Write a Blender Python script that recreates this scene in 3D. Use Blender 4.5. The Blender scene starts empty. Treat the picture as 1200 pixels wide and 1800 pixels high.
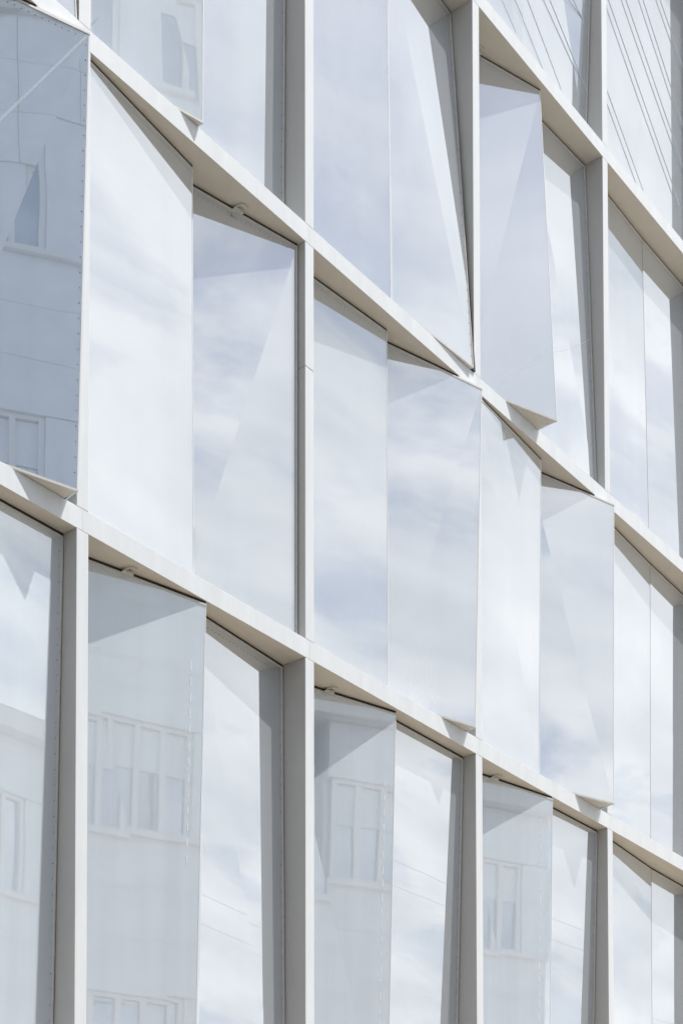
import bpy, math, random
from mathutils import Vector, Matrix
random.seed(7)
scene = bpy.context.scene
COL = scene.collection

# ------------------------------------------------------------------ camera
S = 2.4            # one bay of the facade in metres
Z1 = 7.6           # height of the first visible transom above the street
cam_data = bpy.data.cameras.new('camera')
cam = bpy.data.objects.new('camera', cam_data)
COL.objects.link(cam)
yaw, pit, rol = math.radians(52.0253), math.radians(2.12861), math.radians(-0.07911)
fwd = Vector((math.sin(yaw)*math.cos(pit), math.cos(yaw)*math.cos(pit), math.sin(pit)))
rgt = Vector((math.cos(yaw), -math.sin(yaw), 0))
upv = rgt.cross(fwd)
r2 = rgt*math.cos(rol) + upv*math.sin(rol)
u2 = -rgt*math.sin(rol) + upv*math.cos(rol)
M = Matrix(((r2.x, u2.x, -fwd.x, -3.10458*S), (r2.y, u2.y, -fwd.y, -3.34825*S),
            (r2.z, u2.z, -fwd.z, -2.45364*S + Z1), (0, 0, 0, 1)))
cam.matrix_world = M
cam_data.sensor_fit = 'HORIZONTAL'
cam_data.sensor_width = 36
cam_data.lens = 36*2919.71/1200
cam_data.shift_y = (2378.1-900)/1200
cam_data.clip_start = 0.1
cam_data.clip_end = 3000
scene.camera = cam

# ------------------------------------------------------------------ light
SUN = Vector((0.80, -1.0, 2.7)).normalized()       # towards the sun
elev = math.asin(SUN.z); azim = math.atan2(SUN.x, SUN.y)
world = bpy.data.worlds.new('World'); scene.world = world
world.use_nodes = True
wn, wl = world.node_tree.nodes, world.node_tree.links
wn.clear()
out = wn.new('ShaderNodeOutputWorld'); bg = wn.new('ShaderNodeBackground')
sky = wn.new('ShaderNodeTexSky'); sky.sky_type = 'NISHITA'; sky.sun_disc = False
sky.sun_elevation = elev; sky.sun_rotation = azim; sky.air_density = 1.0; sky.dust_density = 1.2
tc = wn.new('ShaderNodeTexCoord')
sep = wn.new('ShaderNodeSeparateXYZ'); wl.new(tc.outputs['Generated'], sep.inputs[0])
zz = wn.new('ShaderNodeMath'); zz.operation = 'MAXIMUM'; wl.new(sep.outputs['Z'], zz.inputs[0]); zz.inputs[1].default_value = 0.0
za = wn.new('ShaderNodeMath'); za.operation = 'ADD'; wl.new(zz.outputs[0], za.inputs[0]); za.inputs[1].default_value = 0.18
dx = wn.new('ShaderNodeMath'); dx.operation = 'DIVIDE'; wl.new(sep.outputs['X'], dx.inputs[0]); wl.new(za.outputs[0], dx.inputs[1])
dy = wn.new('ShaderNodeMath'); dy.operation = 'DIVIDE'; wl.new(sep.outputs['Y'], dy.inputs[0]); wl.new(za.outputs[0], dy.inputs[1])
cmb = wn.new('ShaderNodeCombineXYZ'); wl.new(dx.outputs[0], cmb.inputs[0]); wl.new(dy.outputs[0], cmb.inputs[1])
mp = wn.new('ShaderNodeMapping'); wl.new(cmb.outputs[0], mp.inputs[0])
mp.inputs['Rotation'].default_value = (0, 0, 0.7); mp.inputs['Scale'].default_value = (1.0, 2.2, 1.0)
mp.inputs['Location'].default_value = (-4.2, 0.6, 0)
n1 = wn.new('ShaderNodeTexNoise'); wl.new(mp.outputs[0], n1.inputs['Vector'])
n1.inputs['Scale'].default_value = 2.1; n1.inputs['Detail'].default_value = 13; n1.inputs['Roughness'].default_value = 0.59
n1.inputs['Distortion'].default_value = 0.9
cr = wn.new('ShaderNodeValToRGB'); wl.new(n1.outputs[0], cr.inputs[0])
cr.color_ramp.interpolation = 'EASE'
cr.color_ramp.elements[0].position = 0.38; cr.color_ramp.elements[0].color = (0.28, 0.28, 0.28, 1)
cr.color_ramp.elements[1].position = 0.585; cr.color_ramp.elements[1].color = (1, 1, 1, 1)
SKY_STRENGTH = 0.10
mix = wn.new('ShaderNodeMixRGB')
hi = wn.new('ShaderNodeMapRange'); wl.new(zz.outputs[0], hi.inputs[0])
hi.inputs[1].default_value = 0.50; hi.inputs[2].default_value = 0.72; hi.inputs[3].default_value = 1.0; hi.inputs[4].default_value = 0.45
cov = wn.new('ShaderNodeMath'); cov.operation = 'MULTIPLY'; wl.new(cr.outputs[0], cov.inputs[0]); wl.new(hi.outputs[0], cov.inputs[1])
sv = wn.new('ShaderNodeMapRange'); wl.new(sep.outputs['X'], sv.inputs[0])
sv.interpolation_type = 'SMOOTHSTEP'
sv.inputs[1].default_value = 0.42; sv.inputs[2].default_value = 0.80; sv.inputs[3].default_value = 0.0; sv.inputs[4].default_value = 0.45  # extra cloud veil towards +X, added to brighten the panes that mirror it
cadd = wn.new('ShaderNodeMath'); cadd.operation = 'ADD'; cadd.use_clamp = True
wl.new(cov.outputs[0], cadd.inputs[0]); wl.new(sv.outputs[0], cadd.inputs[1])
wl.new(cadd.outputs[0], mix.inputs[0]); wl.new(sky.outputs[0], mix.inputs[1])
# second, softer noise shades the cloud sheet from bright to slightly grey-violet
n2 = wn.new('ShaderNodeTexNoise'); wl.new(mp.outputs[0], n2.inputs['Vector'])
n2.inputs['Scale'].default_value = 3.1; n2.inputs['Detail'].default_value = 10
cr2 = wn.new('ShaderNodeValToRGB'); wl.new(n2.outputs[0], cr2.inputs[0])
cr2.color_ramp.elements[0].position = 0.35; cr2.color_ramp.elements[0].color = (7.3, 7.6, 7.9, 1)
cr2.color_ramp.elements[1].position = 0.65; cr2.color_ramp.elements[1].color = (10.8, 10.7, 10.65, 1)
wl.new(cr2.outputs[0], mix.inputs[2])
wl.new(mix.outputs[0], bg.inputs[0]); bg.inputs[1].default_value = SKY_STRENGTH
wl.new(bg.outputs[0], out.inputs[0])

sd = bpy.data.lights.new('sun', 'SUN'); sd.energy = 4.8; sd.angle = math.radians(0.55); sd.color = (1.0, 0.975, 0.94)
sun = bpy.data.objects.new('sun', sd); COL.objects.link(sun)
sun.rotation_euler = SUN.to_track_quat('Z', 'Y').to_euler()
sun.location = (0, -5, 40)

vs = scene.view_settings
vs.view_transform = 'Standard'; vs.look = 'None'; vs.exposure = 0.18; vs.gamma = 1.0
try: vs.use_curve_mapping = False
except Exception: pass

# ------------------------------------------------------------------ materials
def mat(name):
    m = bpy.data.materials.new(name); m.use_nodes = True
    nt = m.node_tree; b = nt.nodes['Principled BSDF']
    return m, nt, b
def simple(name, col, rough=0.5, noise=0.06, scale=3.0, bump=0.0, bscale=60, stretch=(1, 1, 1), spec=0.5):
    m, nt, b = mat(name)
    t = nt.nodes.new('ShaderNodeTexCoord'); mpn = nt.nodes.new('ShaderNodeMapping')
    nt.links.new(t.outputs['Object'], mpn.inputs[0]); mpn.inputs['Scale'].default_value = stretch
    n = nt.nodes.new('ShaderNodeTexNoise'); nt.links.new(mpn.outputs[0], n.inputs['Vector'])
    n.inputs['Scale'].default_value = scale; n.inputs['Detail'].default_value = 6; n.inputs['Roughness'].default_value = 0.65
    r = nt.nodes.new('ShaderNodeValToRGB'); nt.links.new(n.outputs[0], r.inputs[0])
    r.color_ramp.elements[0].position = 0.3; r.color_ramp.elements[1].position = 0.7
    r.color_ramp.elements[0].color = tuple(c*(1-noise) for c in col)+(1,)
    r.color_ramp.elements[1].color = tuple(min(1, c*(1+noise)) for c in col)+(1,)
    nt.links.new(r.outputs[0], b.inputs['Base Color'])
    b.inputs['Roughness'].default_value = rough
    b.inputs['Specular IOR Level'].default_value = spec
    if bump:
        n3 = nt.nodes.new('ShaderNodeTexNoise'); nt.links.new(t.outputs['Object'], n3.inputs['Vector'])
        n3.inputs['Scale'].default_value = bscale; n3.inputs['Detail'].default_value = 3
        bp = nt.nodes.new('ShaderNodeBump'); bp.inputs['Strength'].default_value = bump; bp.inputs['Distance'].default_value = 0.004
        nt.links.new(n3.outputs[0], bp.inputs['Height']); nt.links.new(bp.outputs[0], b.inputs['Normal'])
    return m

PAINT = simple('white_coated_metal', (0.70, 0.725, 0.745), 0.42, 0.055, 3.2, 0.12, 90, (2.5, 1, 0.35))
UNDER = simple('underside_with_ground_bounce', (0.68, 0.625, 0.53), 0.6, 0.04, 3.0, 0.35, 150)  # same coating as the front, ground bounce tinted into the beige
REVEAL = simple('shade_grey_fin_side_and_plinth', (0.46, 0.455, 0.44), 0.6, 0.04, 3.0, 0.35, 150, (1, 1, 0.4))  # fin sides: front coating with shade mixed into the grey; also on plinth
TRIM = simple('pale_aluminium_trim', (0.62, 0.60, 0.56), 0.45, 0.08, 14.0)
EDGE = simple('bright_glass_edge', (0.78, 0.79, 0.80), 0.3, 0.03, 9.0)
GASKET = simple('dark_gasket', (0.035, 0.032, 0.030), 0.8, 0.2, 12.0)
SOFFIT = simple('beige_soffit_metal', (0.62, 0.59, 0.52), 0.6, 0.05, 8.0)
ROD = simple('grey_steel_rod', (0.58, 0.60, 0.63), 0.4, 0.1, 20.0)
DOT = simple('dark_rivet', (0.07, 0.08, 0.10), 0.5, 0.1, 20.0)
BLIND = simple('grey_white_inner_blind', (0.58, 0.60, 0.62), 0.8, 0.10, 1.1, 0, 60, (3, 3, 0.15))
SUN_DASH = simple('white_sun_dash', (0.74, 0.76, 0.78), 0.5, 0.02, 20.0)  # pale colour standing in for sun spots seen in the glass
ASPHALT = simple('asphalt', (0.15, 0.14, 0.125), 0.9, 0.25, 8.0, 0.5, 160)
PAVING = simple('pale_granite_paving', (0.52, 0.45, 0.36), 0.8, 0.15, 5.0, 0.3, 90)
KERB = simple('granite_kerb', (0.38, 0.37, 0.35), 0.75, 0.15, 9.0, 0.3, 80)
LINE = simple('road_paint', (0.75, 0.75, 0.72), 0.6, 0.1, 12.0)
GROUND = simple('pale_ground', (0.36, 0.33, 0.28), 0.9, 0.2, 0.4)
PLASTER = simple('pale_plaster', (0.74, 0.80, 0.87), 0.85, 0.06, 1.2, 0.3, 60)
PANELM = simple('pale_stone_cladding', (0.76, 0.82, 0.89), 0.75, 0.08, 1.5, 0.2, 70)
WFRAME = simple('pale_window_frame', (0.76, 0.79, 0.82), 0.4, 0.03, 5.0)
ROOFM = simple('grey_roof_sheet', (0.30, 0.30, 0.31), 0.6, 0.1, 2.0)
STEEL = simple('galvanised_steel', (0.35, 0.36, 0.37), 0.45, 0.1, 6.0)

def glass(name, diff, tint, fac, wave, clear=0.0):
    """coated glass over a pale blind: a mirror layer on a matt layer"""
    m = bpy.data.materials.new(name); m.use_nodes = True
    nt = m.node_tree; N, L = nt.nodes, nt.links; N.clear()
    o = N.new('ShaderNodeOutputMaterial'); mx = N.new('ShaderNodeMixShader')
    df = N.new('ShaderNodeBsdfDiffuse'); gl = N.new('ShaderNodeBsdfGlossy')
    gl.inputs['Roughness'].default_value = 0.012; gl.inputs['Color'].default_value = tint+(1,)
    geo = N.new('ShaderNodeNewGeometry')
    # blind: faint vertical streaks and soft cloudy wear
    mp1 = N.new('ShaderNodeMapping'); L.new(geo.outputs['Position'], mp1.inputs[0]); mp1.inputs['Scale'].default_value = (2.6, 2.6, 0.10)
    na = N.new('ShaderNodeTexNoise'); L.new(mp1.outputs[0], na.inputs['Vector']); na.inputs['Scale'].default_value = 2.2; na.inputs['Detail'].default_value = 6
    r = N.new('ShaderNodeValToRGB'); L.new(na.outputs[0], r.inputs[0])
    r.color_ramp.elements[0].position = 0.35; r.color_ramp.elements[1].position = 0.65
    r.color_ramp.elements[0].color = tuple(c*0.95 for c in diff)+(1,); r.color_ramp.elements[1].color = tuple(min(1, c*1.03) for c in diff)+(1,)
    L.new(r.outputs[0], df.inputs['Color'])
    # very slight waviness of the sheet
    nb = N.new('ShaderNodeTexNoise'); L.new(geo.outputs['Position'], nb.inputs['Vector']); nb.inputs['Scale'].default_value = 1.3; nb.inputs['Detail'].default_value = 1
    bp = N.new('ShaderNodeBump'); bp.inputs['Strength'].default_value = 1.0; bp.inputs['Distance'].default_value = wave
    L.new(nb.outputs[0], bp.inputs['Height']); L.new(bp.outputs[0], gl.inputs['Normal'])
    lw = N.new('ShaderNodeLayerWeight'); lw.inputs[0].default_value = 0.35
    mr = N.new('ShaderNodeMapRange'); L.new(lw.outputs['Facing'], mr.inputs[0])
    mr.inputs[3].default_value = fac-0.06; mr.inputs[4].default_value = fac+0.30
    tr = N.new('ShaderNodeBsdfTransparent'); tr.inputs[0].default_value = (0.93, 0.97, 1.0, 1)
    m2 = N.new('ShaderNodeMixShader'); m2.inputs[0].default_value = clear
    L.new(df.outputs[0], m2.inputs[1]); L.new(tr.outputs[0], m2.inputs[2])
    L.new(mr.outputs[0], mx.inputs[0]); L.new(m2.outputs[0], mx.inputs[1]); L.new(gl.outputs[0], mx.inputs[2]); L.new(mx.outputs[0], o.inputs[0])
    return m
PANE = glass('coated_pane_over_blind', (0.64, 0.67, 0.71), (0.90, 0.94, 0.985), 0.52, 0.0006, 0.32)
PANE_MILK = glass('milky_coated_pane', (0.75, 0.80, 0.855), (0.88, 0.94, 1.0), 0.40, 0.0008, 0.16)  # paler, less mirrored variant; the blind behind is the same
PANE_DIM = glass('darker_coated_pane', (0.31, 0.37, 0.47), (0.86, 0.92, 1.0), 0.47, 0.0008, 0.30)  # darker variant; the blind behind is the same
GLINT_CHEEK = glass('frosted_glint_and_cheek', (0.80, 0.82, 0.85), (0.9, 0.95, 1.0), 0.25, 0.0006, 0.55)  # for frosted side cheeks, and strips painted as glints on panes
WPANE = glass('dark_window_glass', (0.36, 0.42, 0.50), (0.85, 0.93, 1.0), 0.40, 0.001)

# ------------------------------------------------------------------ mesh helpers
class MB:
    def __init__(self): self.v = []; self.f = []; self.mi = []
    def poly(self, pts, mi=0):
        k = len(self.v); self.v += [tuple(p) for p in pts]; self.f.append(tuple(range(k, k+len(pts)))); self.mi.append(mi)
    def hexa(self, a, b, mi=0, fm=None):
        """a: 4 corners, b: the 4 matching corners behind; a seen anticlockwise from outside"""
        k = len(self.v); self.v += [tuple(p) for p in a]+[tuple(p) for p in b]
        fs = [(0, 1, 2, 3), (7, 6, 5, 4)]+[(i, i+4, (i+1) % 4+4, (i+1) % 4) for i in range(4)]
        for i, f in enumerate(fs):
            self.f.append(tuple(k+j for j in f)); self.mi.append(fm[i] if fm else mi)
    def box(self, x0, x1, y0, y1, z0, z1, mi=0, front=None):
        a = [(x0, y0, z0), (x1, y0, z0), (x1, y0, z1), (x0, y0, z1)]
        b = [(x, y1, z) for x, y, z in a]
        self.hexa(a, b, mi, [front, mi, mi, mi, mi, mi] if front is not None else None)
    def bar(self, p, q, r, n=6, mi=0):
        p, q = Vector(p), Vector(q); d = (q-p).normalized()
        s = d.orthogonal().normalized(); t = d.cross(s)
        k = len(self.v)
        for e in (p, q):
            for i in range(n):
                a = 2*math.pi*i/n; self.v.append(tuple(e+r*(math.cos(a)*s+math.sin(a)*t)))
        for i in range(n):
            j = (i+1) % n; self.f.append((k+i, k+j, k+n+j, k+n+i)); self.mi.append(mi)
        self.f.append(tuple(k+i for i in range(n-1, -1, -1))); self.mi.append(mi)
        self.f.append(tuple(k+n+i for i in range(n))); self.mi.append(mi)
    def build(self, name, mats, parent=None, loc=(0, 0, 0), bevel=0):
        me = bpy.data.meshes.new(name)
        me.from_pydata([tuple(Vector(v)-Vector(loc)) for v in self.v], [], self.f)
        if not isinstance(mats, (list, tuple)): mats = [mats]
        for m in mats: me.materials.append(m)
        me.polygons.foreach_set('material_index', self.mi)
        me.update()
        o = bpy.data.objects.new(name, me); COL.objects.link(o)
        if parent:
            o.parent = parent; o.location = Vector(loc)-Vector(parent.get('_w', (0, 0, 0)))
        else: o.location = loc
        o['_w'] = tuple(loc)
        if bevel:
            md = o.modifiers.new('bevel', 'BEVEL'); md.width = bevel; md.segments = 2; md.limit_method = 'ANGLE'
        return o
def tag(o, label=None, cat=None, group=None, kind=None):
    if label: o['label'] = label
    if cat: o['category'] = cat
    if group: o['group'] = group
    if kind: o['kind'] = kind
    return o
def empty(name, loc=(0, 0, 0)):
    o = bpy.data.objects.new(name, None); COL.objects.link(o); o.location = loc; o['_w'] = tuple(loc); return o
def W(u, w, z):                      # facade units (bays along, bays outward, bays above T1) -> metres
    return Vector((u*S, -w*S, z*S+Z1))
UZ = {0: -1.62, 1: 0.0, 2: 1.38616, 3: 2.89704, 4: 4.39704, -1: -3.1667}
t_, m_ = 0.0615, 0.0449
def zt(j): return UZ[j]              # underside of transom j
DEEP = -0.20

# ------------------------------------------------------------------ ground and street
g = MB(); g.poly([(-900, -900, -0.02), (900, -900, -0.02), (900, 900, -0.02), (-900, 900, -0.02)])
tag(g.build('ground', GROUND), kind='structure')
g = MB(); g.poly([(-300, -11.2, 0.0), (300, -11.2, 0.0), (300, -3.6, 0.0), (-300, -3.6, 0.0)])
tag(g.build('road', ASPHALT), kind='structure')
for y0, y1, k0, k1 in ((-3.5, 30, -3.62, -3.5), (-30, -11.3, -11.3, -11.18)):
    g = MB(); g.box(-300, 300, y0, y1, -0.1, 0.125)
    tag(g.build('pavement', PAVING), kind='structure')
    g = MB(); g.box(-300, 300, k0, k1, -0.1, 0.13)
    tag(g.build('kerb', KERB), kind='structure')
g = MB()
for i in range(-20, 21): g.box(i*6-1.5, i*6+1.5, -7.46, -7.34, 0.0, 0.004)
tag(g.build('road_marking', LINE), kind='structure')

# ------------------------------------------------------------------ the glass-fronted building
fac = empty('facade_building', (0, 0, 0))
tag(fac, 'building with a white grid of fins and beams round folded reflective glass windows', 'building')
I0, I1 = -2, 5
b = MB(); b.box(I0*S, (I1+m_)*S, 0.49, 14.0, 0.0, UZ[4]*S+Z1+1.0)
b.build('wall', PLASTER, fac)
b = MB(); b.box(I0*S-0.1, (I1+m_)*S+0.1, 0.3, 14.1, UZ[4]*S+Z1+1.003, UZ[4]*S+Z1+1.25)
b.build('roof', ROOFM, fac)
b = MB(); b.box(I0*S, (I1+m_)*S, 0.02, 0.487, UZ[4]*S+Z1+t_*S+0.003, UZ[4]*S+Z1+1.0)
b.build('parapet', PAINT, fac)

# transoms: one beam per bay, butted over the middle of each fin; front face white, underside colour warmed for ground bounce
def beam(i, j):
    x0 = i*S+m_*S/2+0.0003; x1 = (i+1)*S+m_*S/2-0.0003
    b = MB(); z0 = UZ[j]*S+Z1
    a = [(x0, 0, z0), (x1, 0, z0), (x1, 0, z0+t_*S), (x0, 0, z0+t_*S)]
    bb = [(x, 0.487, z) for x, y, z in a]
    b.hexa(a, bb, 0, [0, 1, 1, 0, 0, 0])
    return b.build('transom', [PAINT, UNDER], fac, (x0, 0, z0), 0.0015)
for j in (0, 1, 2, 3, 4):
    for i in range(I0, I1): beam(i, j)
def fin(i, za, zb):
    b = MB(); x0 = i*S
    a = [(x0, 0.0, za), (x0+m_*S, 0.0, za), (x0+m_*S, 0.0, zb), (x0, 0.0, zb)]
    bb = [(x, 0.487, z) for x, y, z in a]
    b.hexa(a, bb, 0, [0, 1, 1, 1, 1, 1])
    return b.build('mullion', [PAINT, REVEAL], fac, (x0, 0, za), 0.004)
for i in range(I0, I1+1):
    for j in (-1, 0, 1, 2, 3):
        za = UZ[j]*S+Z1+(t_*S if j >= 0 else 0.0)+0.0015
        if j == -1: za = 0.125
        zb = UZ[j+1]*S+Z1-0.0015
        if i == 1 and j == 1:                      # this fin is made of two lengths
            zc = Z1+0.968*S
            fin(i, za, zc-0.0015); fin(i, zc+0.0015, zb)
        else: fin(i, za, zb)

# ---- folded windows.  Each window: top and bottom points (u, w) at L, P1 | P2, R, and the diagonals
def lerp(a, b, t): return a+(b-a)*t
def on(pa, pb, u):                    # point at u on the plan line pa-pb
    k = (u-pa[0])/(pb[0]-pa[0]); return (u, pa[1]+(pb[1]-pa[1])*k)

WIN = {}
def win(i, j, L, P1, P2, R, l, p1, p2, r, d1='A', d2='A', **kw): WIN[(i, j)] = dict(L=L, P1=P1, P2=P2, R=R, l=l, p1=p1, p2=p2, r=r, d1=d1, d2=d2, **kw)
# row between T1 and T2
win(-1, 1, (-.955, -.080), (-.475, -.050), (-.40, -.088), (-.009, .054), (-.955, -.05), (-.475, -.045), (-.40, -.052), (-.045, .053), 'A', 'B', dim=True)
win(0, 1, (.066, -.017), (.533, -.065), (.595, -.115), (.995, -.030), (.06, -.010), (.533, -.058), (.595, -.105), (.995, -.030), 'A', 'B')
win(1, 1, (1.15, -.084), (1.522, -.053), (1.581, -.089), (2.005, .032), (1.15, -.082), (1.522, -.051), (1.581, -.060), (1.932, .045), 'B', 'B')
win(2, 1, (2.077, -.007), (2.547, -.039), (2.635, -.084), (3.016, .034), (2.07, -.028), (2.547, -.058), (2.62, -.026), (2.929, .070), 'A', 'A')
win(3, 1, (3.197, -.057), (3.554, -.078), (3.554, -.078), (3.995, -.100), (3.197, -.066), (3.554, -.087), (3.554, -.087), (3.995, -.108), 'A', 'A', flat=True)
# row between T2 and T3
win(-1, 2, (-.955, -.090), (-.52, -.045), (-.45, -.070), (-.005, -.100), (-.955, -.06), (-.52, -.012), (-.45, -.020), (-.006, -.004), 'A', 'A')
win(0, 2, (.06, -.130), (.530, -.012), (.62, -.066), (.995, -.085), (.06, -.095), (.488, .020), (.60, -.074), (.995, -.094), 'A', 'A', milk=True)
win(1, 2, (1.06, -.100), (1.520, -.049), (1.56, -.072), (1.995, -.105), (1.06, -.060), (1.490, -.010), (1.53, -.012), (1.975, .013), 'B', 'A')
win(2, 2, (2.229, -.121), (2.529, -.023), (2.681, -.099), (2.995, -.090), (2.257, .012), (2.458, .087), (2.62, -.060), (2.995, -.036), 'B', 'A')
win(3, 2, (3.22, -.090), (3.541, -.098), (3.541, -.098), (3.995, -.104), (3.22, -.067), (3.541, -.075), (3.541, -.075), (3.995, -.081), 'A', 'A', flat=True)
# row below T1
win(-1, 0, (-.95, -.050), (-.5, -.052), (-.226, -.055), (-.003, -.059), (-.95, -.085), (-.5, -.087), (-.5, -.087), (-.004, -.094), 'A', 'A', flat=True, milk='all')
win(0, 0, (.127, -.088), (.529, -.002), (.599, -.063), (.995, -.101), (.12, -.130), (.529, -.045), (.599, -.051), (.995, -.089), 'A', 'A', milk=True)
win(1, 0, (1.181, -.110), (1.516, -.013), (1.592, -.055), (1.995, -.061), (1.18, -.145), (1.516, -.057), (1.592, -.100), (1.995, -.106), 'A', 'A', milk=True)
win(2, 0, (2.181, -.084), (2.553, .001), (2.659, -.055), (2.995, -.055), (2.18, -.110), (2.553, -.026), (2.659, -.094), (2.995, -.094), 'A', 'A', milk=True)
win(3, 0, (3.158, -.058), (3.566, -.091), (3.566, -.091), (3.995, -.105), (3.158, -.064), (3.566, -.097), (3.566, -.097), (3.995, -.111), 'A', 'A', flat=True)
# row above T3
win(2, 3, (2.06, -.09), (2.5, -.07), (2.5, -.07), (2.995, -.020), (2.06, -.09), (2.5, -.087), (2.5, -.087), (2.995, -.084), 'A', 'A', flat=True, nomid=True)
win(3, 3, (3.06, -.09), (3.5, -.09), (3.5, -.09), (3.995, -.095), (3.06, -.09), (3.5, -.09), (3.5, -.09), (3.995, -.095), 'A', 'A', flat=True, nomid=True)

GAP = 0.023
def pane(b, TL, TR, BL, BR, diag, th=0.024):
    """front of two triangles folded on a diagonal, thin sheet behind"""
    n = (TR-TL).cross(BL-TL).normalized()      # points to -Y side?
    if n.y > 0: n = -n
    k = len(b.v)
    off = -n*th
    b.v += [tuple(p) for p in (TL, TR, BR, BL)]+[tuple(p+off) for p in (TL, TR, BR, BL)]
    if diag == 'A': tris = [(0, 2, 1), (0, 3, 2)]          # crease from top left to bottom right
    else: tris = [(0, 3, 1), (1, 3, 2)]                    # crease from top right to bottom left
    for f in tris: b.f.append(tuple(k+x for x in f)); b.mi.append(0)
    for f in tris: b.f.append(tuple(k+4+x for x in reversed(f))); b.mi.append(0)
    for p, q in ((0, 1), (1, 2), (2, 3), (3, 0)):
        b.f.append((k+p, k+q, k+4+q, k+4+p)); b.mi.append(0)
    return n
def strip(b, p, q, side, wdt, n, proud, depth, mi=0):
    """bar lying on a pane from p to q, widening towards 'side' (unit vector in the pane)"""
    a = [p+n*proud, q+n*proud, q+side*wdt+n*proud, p+side*wdt+n*proud]
    bb = [v-n*(proud+depth) for v in a]
    b.hexa(a, bb, mi)

def build_window(i, j, D, shift=0, name='window'):
    ztop = UZ[j+1]*S+Z1; zbot = (UZ[j]*S+Z1+t_*S) if j >= 0 else 0.4
    def P(uw, z): return Vector(((uw[0]+shift)*S, -uw[1]*S, z))
    x_l = (i+shift+m_)*S+0.003; x_r = (i+shift+1)*S-0.004
    org = (x_l, 0.0, zbot)
    zt_, zb_ = ztop-GAP, zbot+0.004
    # extend first pane back behind the fin to its left edge
    u0 = i+m_+0.003
    L = on(D['L'], D['P1'], u0) if D['L'][0] > u0 else D['L']
    l = on(D['l'], D['p1'], u0) if D['l'][0] > u0 else D['l']
    P1, p1, R, r = D['P1'], D['p1'], D['R'], D['r']
    if R[1] < -0.05: R = (R[0], R[1]+0.007)          # the glass face stands a little in front of its gasket line
    if r[1] < -0.05: r = (r[0], r[1]+0.007)
    if D.get('flat'): P2, p2 = P1, p1
    else:
        P2 = on(D['P2'], R, P1[0]+0.016); p2 = on(D['p2'], r, p1[0]+0.016)
        P2 = (P2[0], min(P2[1], P1[1]-0.004)); p2 = (p2[0], min(p2[1], p1[1]-0.004))
    # frame mesh (the window's own mesh): gaskets, trim strips
    fr = MB()
    segs = [(L, P1, l, p1, D['d1']), (P2, R, p2, r, D['d2'])]
    panes = []
    for k, (A, B, a, c, dg) in enumerate(segs):
        TL, TR, BL, BR = P(A, zt_), P(B, zt_), P(a, zb_), P(c, zb_)
        if D.get('flat') and not D.get('nomid'):
            g2 = 0.004
            if k == 0: TR = TR-Vector((g2, 0, 0)); BR = BR-Vector((g2, 0, 0))
            else: TL = TL+Vector((g2, 0, 0)); BL = BL+Vector((g2, 0, 0))
        pb = MB(); n = pane(pb, TL, TR, BL, BR, dg); panes.append((pb, TL, TR, BL, BR, n))
        dn = (BL-TL).normalized(); dr = (BR-TR).normalized(); al = (TR-TL).normalized()
        # trim along the head
        strip(fr, TL+dn*0.0, TR+dr*0.0, dn, 0.013, n, 0.005, 0.012, 0)
        # black gasket between pane and transom underside, set back
        GR = TR.copy()
        if GR.y < -0.001: GR = TL+(TR-TL)*((TL.y+0.001)/(TL.y-TR.y))      # the gasket stops at the beam's face
        a4 = [Vector((TL.x, TL.y+0.002, zt_-0.002)), Vector((GR.x, GR.y+0.002, zt_-0.002)), Vector((GR.x, GR.y+0.002, ztop-0.001)), Vector((TL.x, TL.y+0.002, ztop-0.001))]
        fr.hexa(a4, [v+Vector((0, 0.03, 0)) for v in a4], 1)
        if k == 1 and R[1] < 0:                     # right jamb: gasket and light trim
            strip(fr, TR, BR, -al, 0.011, n, 0.005, 0.012, 0)
            a4 = [TR+Vector((0.001, 0.014, 0)), BR+Vector((0.001, 0.014, 0)), Vector((max(x_r+0.003, BR.x+0.002), BR.y+0.014, BR.z)), Vector((max(x_r+0.003, TR.x+0.002), TR.y+0.014, TR.z))]
            fr.hexa(a4, [v+Vector((0, 0.02, 0)) for v in a4], 1)
    if D.get('flat') and not D.get('nomid'):
        A, B = P(P1, zt_), P(p1, zb_)
        fr.hexa([A+Vector((-.004, .008, 0)), B+Vector((-.004, .008, 0)), B+Vector((.004, .008, 0)), A+Vector((.004, .008, 0))],
                [A+Vector((-.004, .024, 0)), B+Vector((-.004, .024, 0)), B+Vector((.004, .024, 0)), A+Vector((.004, .024, 0))], 1)
    wo = fr.build(name, [TRIM, GASKET], fac, org)
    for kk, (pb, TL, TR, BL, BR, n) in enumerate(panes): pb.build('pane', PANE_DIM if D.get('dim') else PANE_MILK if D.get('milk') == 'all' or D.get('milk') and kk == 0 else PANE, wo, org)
    WOBJ[(i, j, shift)] = (wo, org, panes)
    ib = MB(); ib.box(x_l, x_r, 0.462, 0.470, zbot, ztop-0.004); ib.build('blind', BLIND, wo, org)
    ib = MB()
    for fx in (0.17, 0.24, 0.50, 0.74, 0.80):
        xx = x_l+(x_r-x_l)*fx; ib.box(xx, xx+0.045, 0.40, 0.45, zbot+0.001, ztop-0.006)
    ib.build('inner_frame', WFRAME, wo, org)
    # return cheek behind the ridge
    if not D.get('flat'):
        cb = MB()
        a, b_, c, d = P(P1, zt_), P(p1, zb_), P(p2, zb_), P(P2, zt_)
        cb.hexa([a, b_, c, d], [v+Vector((-0.012, 0.012, 0)) for v in (a, b_, c, d)])
        cb.build('side_cheek', GLINT_CHEEK, wo, org)
        eb = MB()                                   # bright arris of the ridge
        n = panes[0][5]; al = (panes[0][2]-panes[0][1]).normalized()
        strip(eb, a, b_, -al, 0.007, n, 0.002, 0.010)
        eb.build('edge_trim', EDGE, wo, org)
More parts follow.
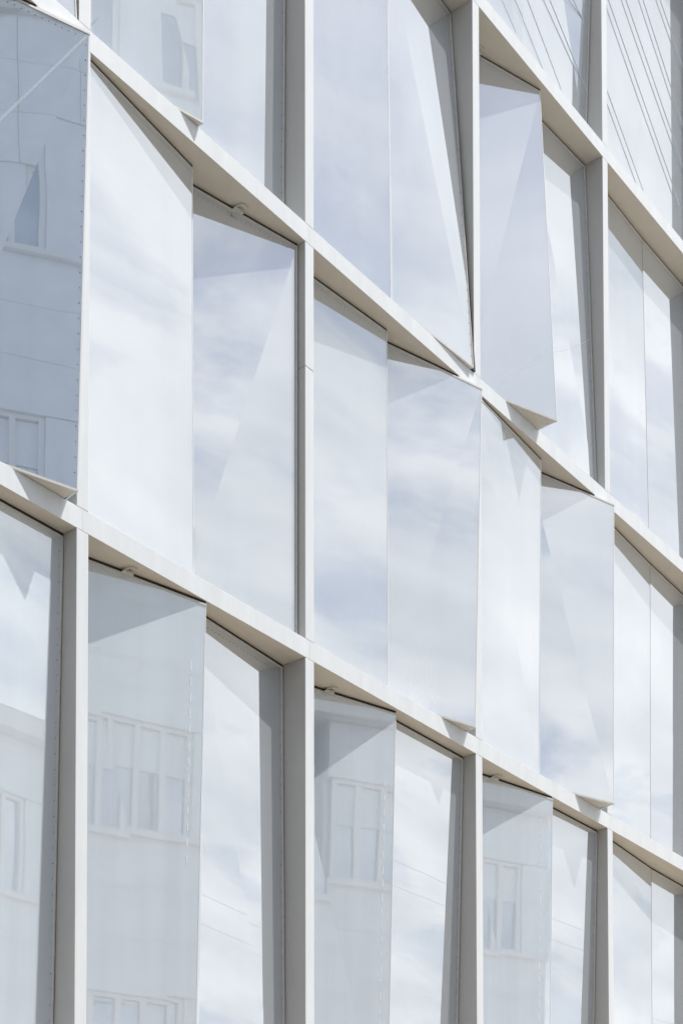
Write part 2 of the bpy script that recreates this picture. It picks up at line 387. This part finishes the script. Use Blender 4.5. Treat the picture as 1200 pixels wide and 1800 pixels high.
    # protruding right end: cheek back to the fin
    if R[1] > 0.02 or r[1] > 0.02:
        e = i+1
        def back(q): return (q[0]+0.001, 0.0015) if q[0] > e-0.002 else (e-0.004, -0.19)
        cb = MB()
        a, b_, c, d = P(R, zt_), P(r, zb_), P(back(r), zb_), P(back(R), zt_)
        cb.hexa([a, b_, c, d], [v+Vector((-0.010, 0.006, 0)) for v in (a, b_, c, d)])
        cb.build('side_cheek', GLINT_CHEEK, wo, org)
        eb = MB(); n = panes[1][5]; al = (panes[1][2]-panes[1][1]).normalized()
        strip(eb, P(R, zt_), P(r, zb_), -al, 0.010, n, 0.002, 0.010)
        eb.build('edge_trim', EDGE, wo, org)
        # cap over the part standing proud of the fin line
        c0 = (R[0]-R[1]/((R[1]-P2[1])/(R[0]-P2[0])), 0.0015)
        if R[1] > 0.02:
            cb = MB(); pts = [P(c0, 0), P(R, 0), P((R[0], 0.0015), 0)]
            z = ztop-GAP+0.001
            cb.poly([(p.x, p.y, z+0.010) for p in pts]); cb.poly([(p.x, p.y, z) for p in reversed(pts)])
            for q in range(3):
                p_, q_ = pts[q], pts[(q+1) % 3]
                cb.poly([(p_.x, p_.y, z), (q_.x, q_.y, z), (q_.x, q_.y, z+0.010), (p_.x, p_.y, z+0.010)])
            cb.build('head_cap', EDGE, wo, org)
    # soffit under anything that hangs out over the transom
    for (A, B) in ((l, p1), (p2, r)):
        if max(A[1], B[1]) > 0.001:
            sb = MB()
            zz0 = zbot+0.0035; back_y = 0.46
            pa, pb_ = P(A, 0), P(B, 0)
            pts = [pa+Vector((0, .004, 0)), pb_+Vector((-.002, .004, 0)), Vector((pb_.x-.002, back_y, 0)), Vector((pa.x, back_y, 0))]
            top = [(p.x, p.y, zz0+0.008) for p in pts]; bot = [(p.x, p.y, zz0) for p in pts]
            sb.hexa(bot, top); sb.build('soffit_plate', SOFFIT, wo, org)
            # folded metal lip below the pane
            lb = MB(); n = panes[0][5] if A is l else panes[1][5]
            up = Vector((0, 0, 1)); pa = P(A, zb_); pb_ = P(B, zb_)
            dz_ = Vector((0, 0, 0.0035)); strip(lb, pa-dz_, pb_-dz_, up, 0.016, n, 0.004, 0.016); lb.build('base_lip', TRIM, wo, org)
    return wo
WOBJ = {}
for (i, j), D in WIN.items(): build_window(i, j, D)
# the rest of the facade outside the picture repeats the same folds
rest = []
for i in range(I0, I1):
    for j in (-1, 0, 1, 2, 3):
        if (i, j) in WIN: continue
        jj = j if j >= 0 else 0
        src = {3: {0: 3, 1: 2}}.get(jj, {}).get(i % 2) if jj == 3 else {-2: 0, 4: 1}.get(i, i)
        if (src, jj) not in WIN: src = 1
        D = dict(WIN[(src, jj)])
        sh = i-src
        D2 = {k: ((v[0]+sh, v[1]) if isinstance(v, tuple) else v) for k, v in D.items()}
        if j == -1: D2 = {k: ((v[0], min(v[1], -0.05)) if isinstance(v, tuple) else v) for k, v in D2.items()}
        build_window(i, j, D2)
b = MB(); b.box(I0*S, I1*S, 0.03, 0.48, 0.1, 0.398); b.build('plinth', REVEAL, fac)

# helpers that place small things on a given pane
def pane_pt(key, k, s, t, lift=0.0):
    wo, org, panes = WOBJ[key]; pb, TL, TR, BL, BR, n = panes[k]
    D = WIN[(key[0], key[1])]; dg = D['d1'] if k == 0 else D['d2']
    # triangle-wise interpolation so the point lies on the folded surface
    if dg == 'A':
        if s >= t: p = TL+(TR-TL)*s+(BR-TR)*t
        else: p = TL+(BL-TL)*t+(BR-BL)*s
    else:
        if s+t <= 1: p = TL+(TR-TL)*s+(BL-TL)*t
        else: p = BR+(BL-BR)*(1-s)+(TR-BR)*(1-t)
    return p+n*lift
def dots(key, k, s_edge, t0, t1, step, off, r=0.0032):
    wo, org, panes = WOBJ[key]; b = MB(); pb, TL, TR, BL, BR, n = panes[k]
    hgt = (TL-BL).length; t = t0
    c = 0
    while t < t1:
        p = pane_pt(key, k, 1-off/(TR-TL).length, t, 0.0)
        s = random.uniform(0.8, 1.2)*r
        b.bar(p, p+n*0.003, s, 6); t += step/hgt; c += 1
    o = b.build('rivet_row', DOT, wo, org); o['kind'] = 'stuff'
for key, k in (((-1, 0, 0), 1), ((0, 0, 0), 1), ((0, 2, 0), 1), ((1, 0, 0), 1), ((2, 0, 0), 1), ((1, 2, 0), 1), ((2, 2, 0), 1), ((-1, 1, 0), 1)):
    dots(key, k, 1, 0.03, 0.98, 0.105, 0.030)
def head_dots(key, k, n_=22):
    wo, org, panes = WOBJ[key]; b = MB(); n = panes[k][5]
    for q in range(n_):
        s = 0.05+0.9*q/n_
        p = pane_pt(key, k, s, 0.016, 0.0); b.bar(p, p+n*0.003, 0.0030*random.uniform(0.8, 1.2), 6)
    o = b.build('rivet_row', DOT, wo, org); o['kind'] = 'stuff'
for key, k in (((0, 1, 0), 1), ((1, 1, 0), 0), ((0, 0, 0), 1), ((-1, 1, 0), 1)): head_dots(key, k)
# white bars painting rows of sun spots near the ridges
def sun_dashes(key, k, s, t0, t1, step, ln=0.065, wd=0.010):
    wo, org, panes = WOBJ[key]; b = MB(); pb, TL, TR, BL, BR, n = panes[k]
    hgt = (TL-BL).length; t = t0
    al = (TR-TL).normalized()
    while t < t1:
        l2 = ln*random.uniform(0.75, 1.15)
        p = pane_pt(key, k, s, t, 0); q = pane_pt(key, k, s, t+l2/hgt, 0)
        strip(b, p, q, al, wd*random.uniform(0.8, 1.1), n, 0.0015, 0.003); t += step/hgt
    o = b.build('sun_dash_row', SUN_DASH, wo, org); o['kind'] = 'stuff'
sun_dashes((0, 0, 0), 0, 0.895, 0.12, 0.52, 0.118)
sun_dashes((1, 0, 0), 0, 0.905, 0.16, 0.98, 0.118)
sun_dashes((2, 0, 0), 0, 0.865, 0.06, 0.98, 0.125)
# latches at the head
def latch(key, k, s):
    wo, org, panes = WOBJ[key]; n = panes[k][5]
    p = pane_pt(key, k, s, 0, 0); al = (panes[k][2]-panes[k][1]).normalized()
    b = MB(); z = Vector((0, 0, 1))
    c = p+n*0.004
    a = [c-al*0.045-z*0.004, c+al*0.045-z*0.010, c+al*0.040+z*0.009, c-al*0.030+z*0.009]
    b.hexa(a, [v+n*0.03 for v in a])
    b.bar(c+n*0.03-al*0.03+z*0.008, c+n*0.075-al*0.01+z*0.010, 0.006)
    b.bar(c+n*0.075-al*0.01+z*0.010, c+n*0.075+al*0.045+z*0.010, 0.006)
    b.build('latch', SOFFIT, wo, org)
latch((0, 1, 0), 1, 0.46); latch((0, 0, 0), 0, 0.42); latch((1, 0, 0), 0, 0.40); latch((2, 2, 0), 0, 0.34); latch((2, 0, 0), 0, 0.36)
# pale strips that paint sun glints across the panes
def glint_line(key, k, a, c, wd=0.012, m=GLINT_CHEEK, nm='glint_line'):
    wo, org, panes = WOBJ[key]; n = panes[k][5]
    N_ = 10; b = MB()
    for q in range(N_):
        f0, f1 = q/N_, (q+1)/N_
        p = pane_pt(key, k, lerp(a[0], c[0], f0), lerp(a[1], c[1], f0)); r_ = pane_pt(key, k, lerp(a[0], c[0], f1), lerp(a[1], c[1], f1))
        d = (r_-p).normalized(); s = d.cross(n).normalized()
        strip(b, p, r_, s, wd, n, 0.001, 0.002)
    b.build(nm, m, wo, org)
glint_line((-1, 1, 0), 1, (0.995, 0.006), (0.44, 0.285), 0.016)
glint_line((0, 2, 0), 0, (0.02, 0.99), (0.24, 0.885), 0.012)
glint_line((2, 2, 0), 0, (0.34, 0.965), (0.995, 0.775), 0.010)
glint_line((2, 2, 0), 1, (0.28, 0.70), (0.97, 0.54), 0.008)

# steel stay rods with end bolts in the top row
def rod(p, q, bolt=True):
    b = MB(); P0, P1 = W(*p), W(*q)
    b.bar(P0, P1, 0.0052, 6); o = b.build('stay_rod', ROD, fac, tuple(P0))
    if bolt:
        c = MB(); c.bar(P1+Vector((0, -0.012, 0)), P1+Vector((0, 0.03, 0)), 0.013, 8); c.build('bolt', TRIM, o, tuple(P1))
def ext(p, q, k): return (p[0]-(q[0]-p[0])*k, p[1], p[2]-(q[2]-p[2])*k)
for p, q, k, bo in (((2.304, -.06, 3.132), (2.409, -.06, 3.068), 6, False), ((2.497, -.06, 3.265), (2.761, -.06, 3.063), 1.6, False),
                    ((2.686, -.06, 3.396), (2.988, -.07, 3.216), 1.6, True), ((2.871, -.05, 3.519), (3.003-.008, -.062, 3.474), 5, True),
                    ((3.21, -.08, 3.769), (3.888, -.08, 3.242), .18, False), ((3.373, -.08, 3.882), (3.985, -.08, 3.41), .4, True),
                    ((3.537, -.08, 3.995), (3.985, -.08, 3.612), .6, True), ((3.707, -.08, 4.113), (3.985, -.08, 3.91), .9, True),
                    ((3.183, -.08, 3.352), (3.522, -.08, 3.093), .3, False)):
    rod(ext(p, q, k), q, bo)

# ------------------------------------------------------------------ building across the street (seen in the glass)
def plastered_building(label, FY, X0, X1, TOP, tops):
    opp = empty('plastered_building', ((X0+X1)/2, FY-0.4, 0.125))
    tag(opp, label, 'building')
    b = MB(); b.box(X0, X1, -28, FY-0.25, 0.125, TOP); b.build('wall', PLASTER, opp)
    b = MB(); b.box(X0-0.4, X1+0.4, -28.4, FY+0.35, TOP+0.003, TOP+0.35); b.build('roof_cornice', WFRAME, opp)
    BAYW = 2.55
    bays = []
    x = X1-0.55
    while x-1.95 > X0: bays.append((x-1.9, x)); x -= BAYW
    shared = {}
    def rep(nm, key, mb, mats, par, loc):
        if key not in shared:
            o = mb().build(nm, mats, par, (0, 0, 0)); shared[key] = o.data
        else:
            o = bpy.data.objects.new(nm, shared[key]); COL.objects.link(o); o.parent = par
        o.location = Vector(loc)-Vector(par.get('_w', (0, 0, 0))); o['_w'] = tuple(loc); return o
    for lv, (zt2, hh) in enumerate(tops):
        zlow = 0.125 if lv == 0 else tops[lv-1][0]
        # cladding courses between the window bands
        span = zt2-hh-zlow; nc = max(1, round(span/0.85)); ch = span/nc
        for c in range(nc):
            xx = X1; w_ = BAYW
            while xx > X0+0.1:
                w2 = min(w_, xx-X0)
                def mk(w2=w2, ch=ch):
                    q = MB(); q.box(0.003, w2-0.003, -0.24, 0.0, 0.003, ch-0.003); return q
                rep('stone_panel', ('s', lv, round(w2, 2)), mk, PANELM, opp, (xx-w2, FY, zlow+c*ch)); xx -= w2
        for (a, c) in bays:
            def mkp(hh=hh):
                q = MB(); q.box(0.004, BAYW-1.9-0.004, -0.24, -0.02, 0.004, hh-0.004); return q
            rep('pier', ('p', lv), mkp, PANELM, opp, (c, FY, zt2-hh))
            def mkf(hh=hh):
                q = MB(); q.box(0.0, 1.9, -0.20, -0.06, 0.0, 0.07); q.box(0, 1.9, -0.20, -0.06, hh-0.07, hh)
                for e in range(5):
                    xq = e*(1.9-0.10)/4; q.box(xq, xq+0.10, -0.20, -0.06, 0.0702, hh-0.0702)
                return q
            wo = rep('window', ('w', lv), mkf, WFRAME, opp, (a, FY, zt2-hh))
            for e in range(4):
                def mkg(hh=hh):
                    q = MB(); q.box(0.002, 0.348, -0.015, 0.0, 0.072, hh-0.072); return q
                rep('pane', ('g', lv), mkg, WPANE, wo, (a+0.10+e*0.45, FY-0.14, zt2-hh))
            if random.random() < 0.5:
                def mkb():
                    q = MB(); q.box(0.0, 1.7, -0.012, 0.0, 0.0, 0.7); return q
                rep('blind', ('b',), mkb, PLASTER, wo, (a+0.10, FY-0.12, zt2-0.78-(0.0)))
        def mks():
            q = MB(); q.box(X0, X1, 0.003, 0.10, 0.0, 0.09); return q
        rep('sill_band', ('sb',), mks, WFRAME, opp, (0, FY, zt2-hh-0.10))
    q = MB(); z = tops[-1][0]; q.box(X0, X1, FY-0.24, FY, z+0.005, TOP-0.005); q.build('frieze', PANELM, opp)
T_ALL = [(3.2, 1.9), (7.9, 1.8), (12.3, 1.8), (17.2, 2.1), (22.0, 2.2), (26.8, 2.2), (31.6, 2.2)]
plastered_building('tall pale plastered building across the street, mirrored in the left hand panes', -14.4, -20.45, 7.6, 35.2, T_ALL)
plastered_building('lower pale plastered building beside the tall one across the street', -14.9, 8.1, 15.75, 13.3, T_ALL[:3])

# street poles and overhead wires along the road behind the camera
for k, px in enumerate((-34.0, 46.0)):
    b = MB(); b.bar((px, -12.0, 0.125), (px, -12.0, 12.6), 0.09, 10); b.bar((px, -12.0, 0.126), (px, -12.0, 0.6), 0.14, 10)
    b.bar((px, -12.0, 12.2), (px, -10.6, 12.2), 0.035, 8)
    o = b.build('wire_pole', STEEL, None, (px, -12.0, 0.125))
    tag(o, ('steel wire pole at the left end of the street', 'steel wire pole at the right end of the street')[k], 'pole')
for k, (y, z, sag) in enumerate(((-10.7, 12.2, 0.5), (-12.0, 12.5, 0.7))):
    b = MB(); N_ = 24
    pt = lambda f: (-34+80*f, y, z-sag*4*f*(1-f))
    for q in range(N_): b.bar(pt(q/N_), pt((q+1)/N_), 0.004, 5)
    o = b.build('overhead_wire', ROD, None, pt(0))
    tag(o, ('black overhead wire hanging over the road edge', 'highest black overhead wire between the two poles')[k], 'wire')

for o in scene.objects:
    if '_w' in o: del o['_w']

scene.render.engine = 'CYCLES'
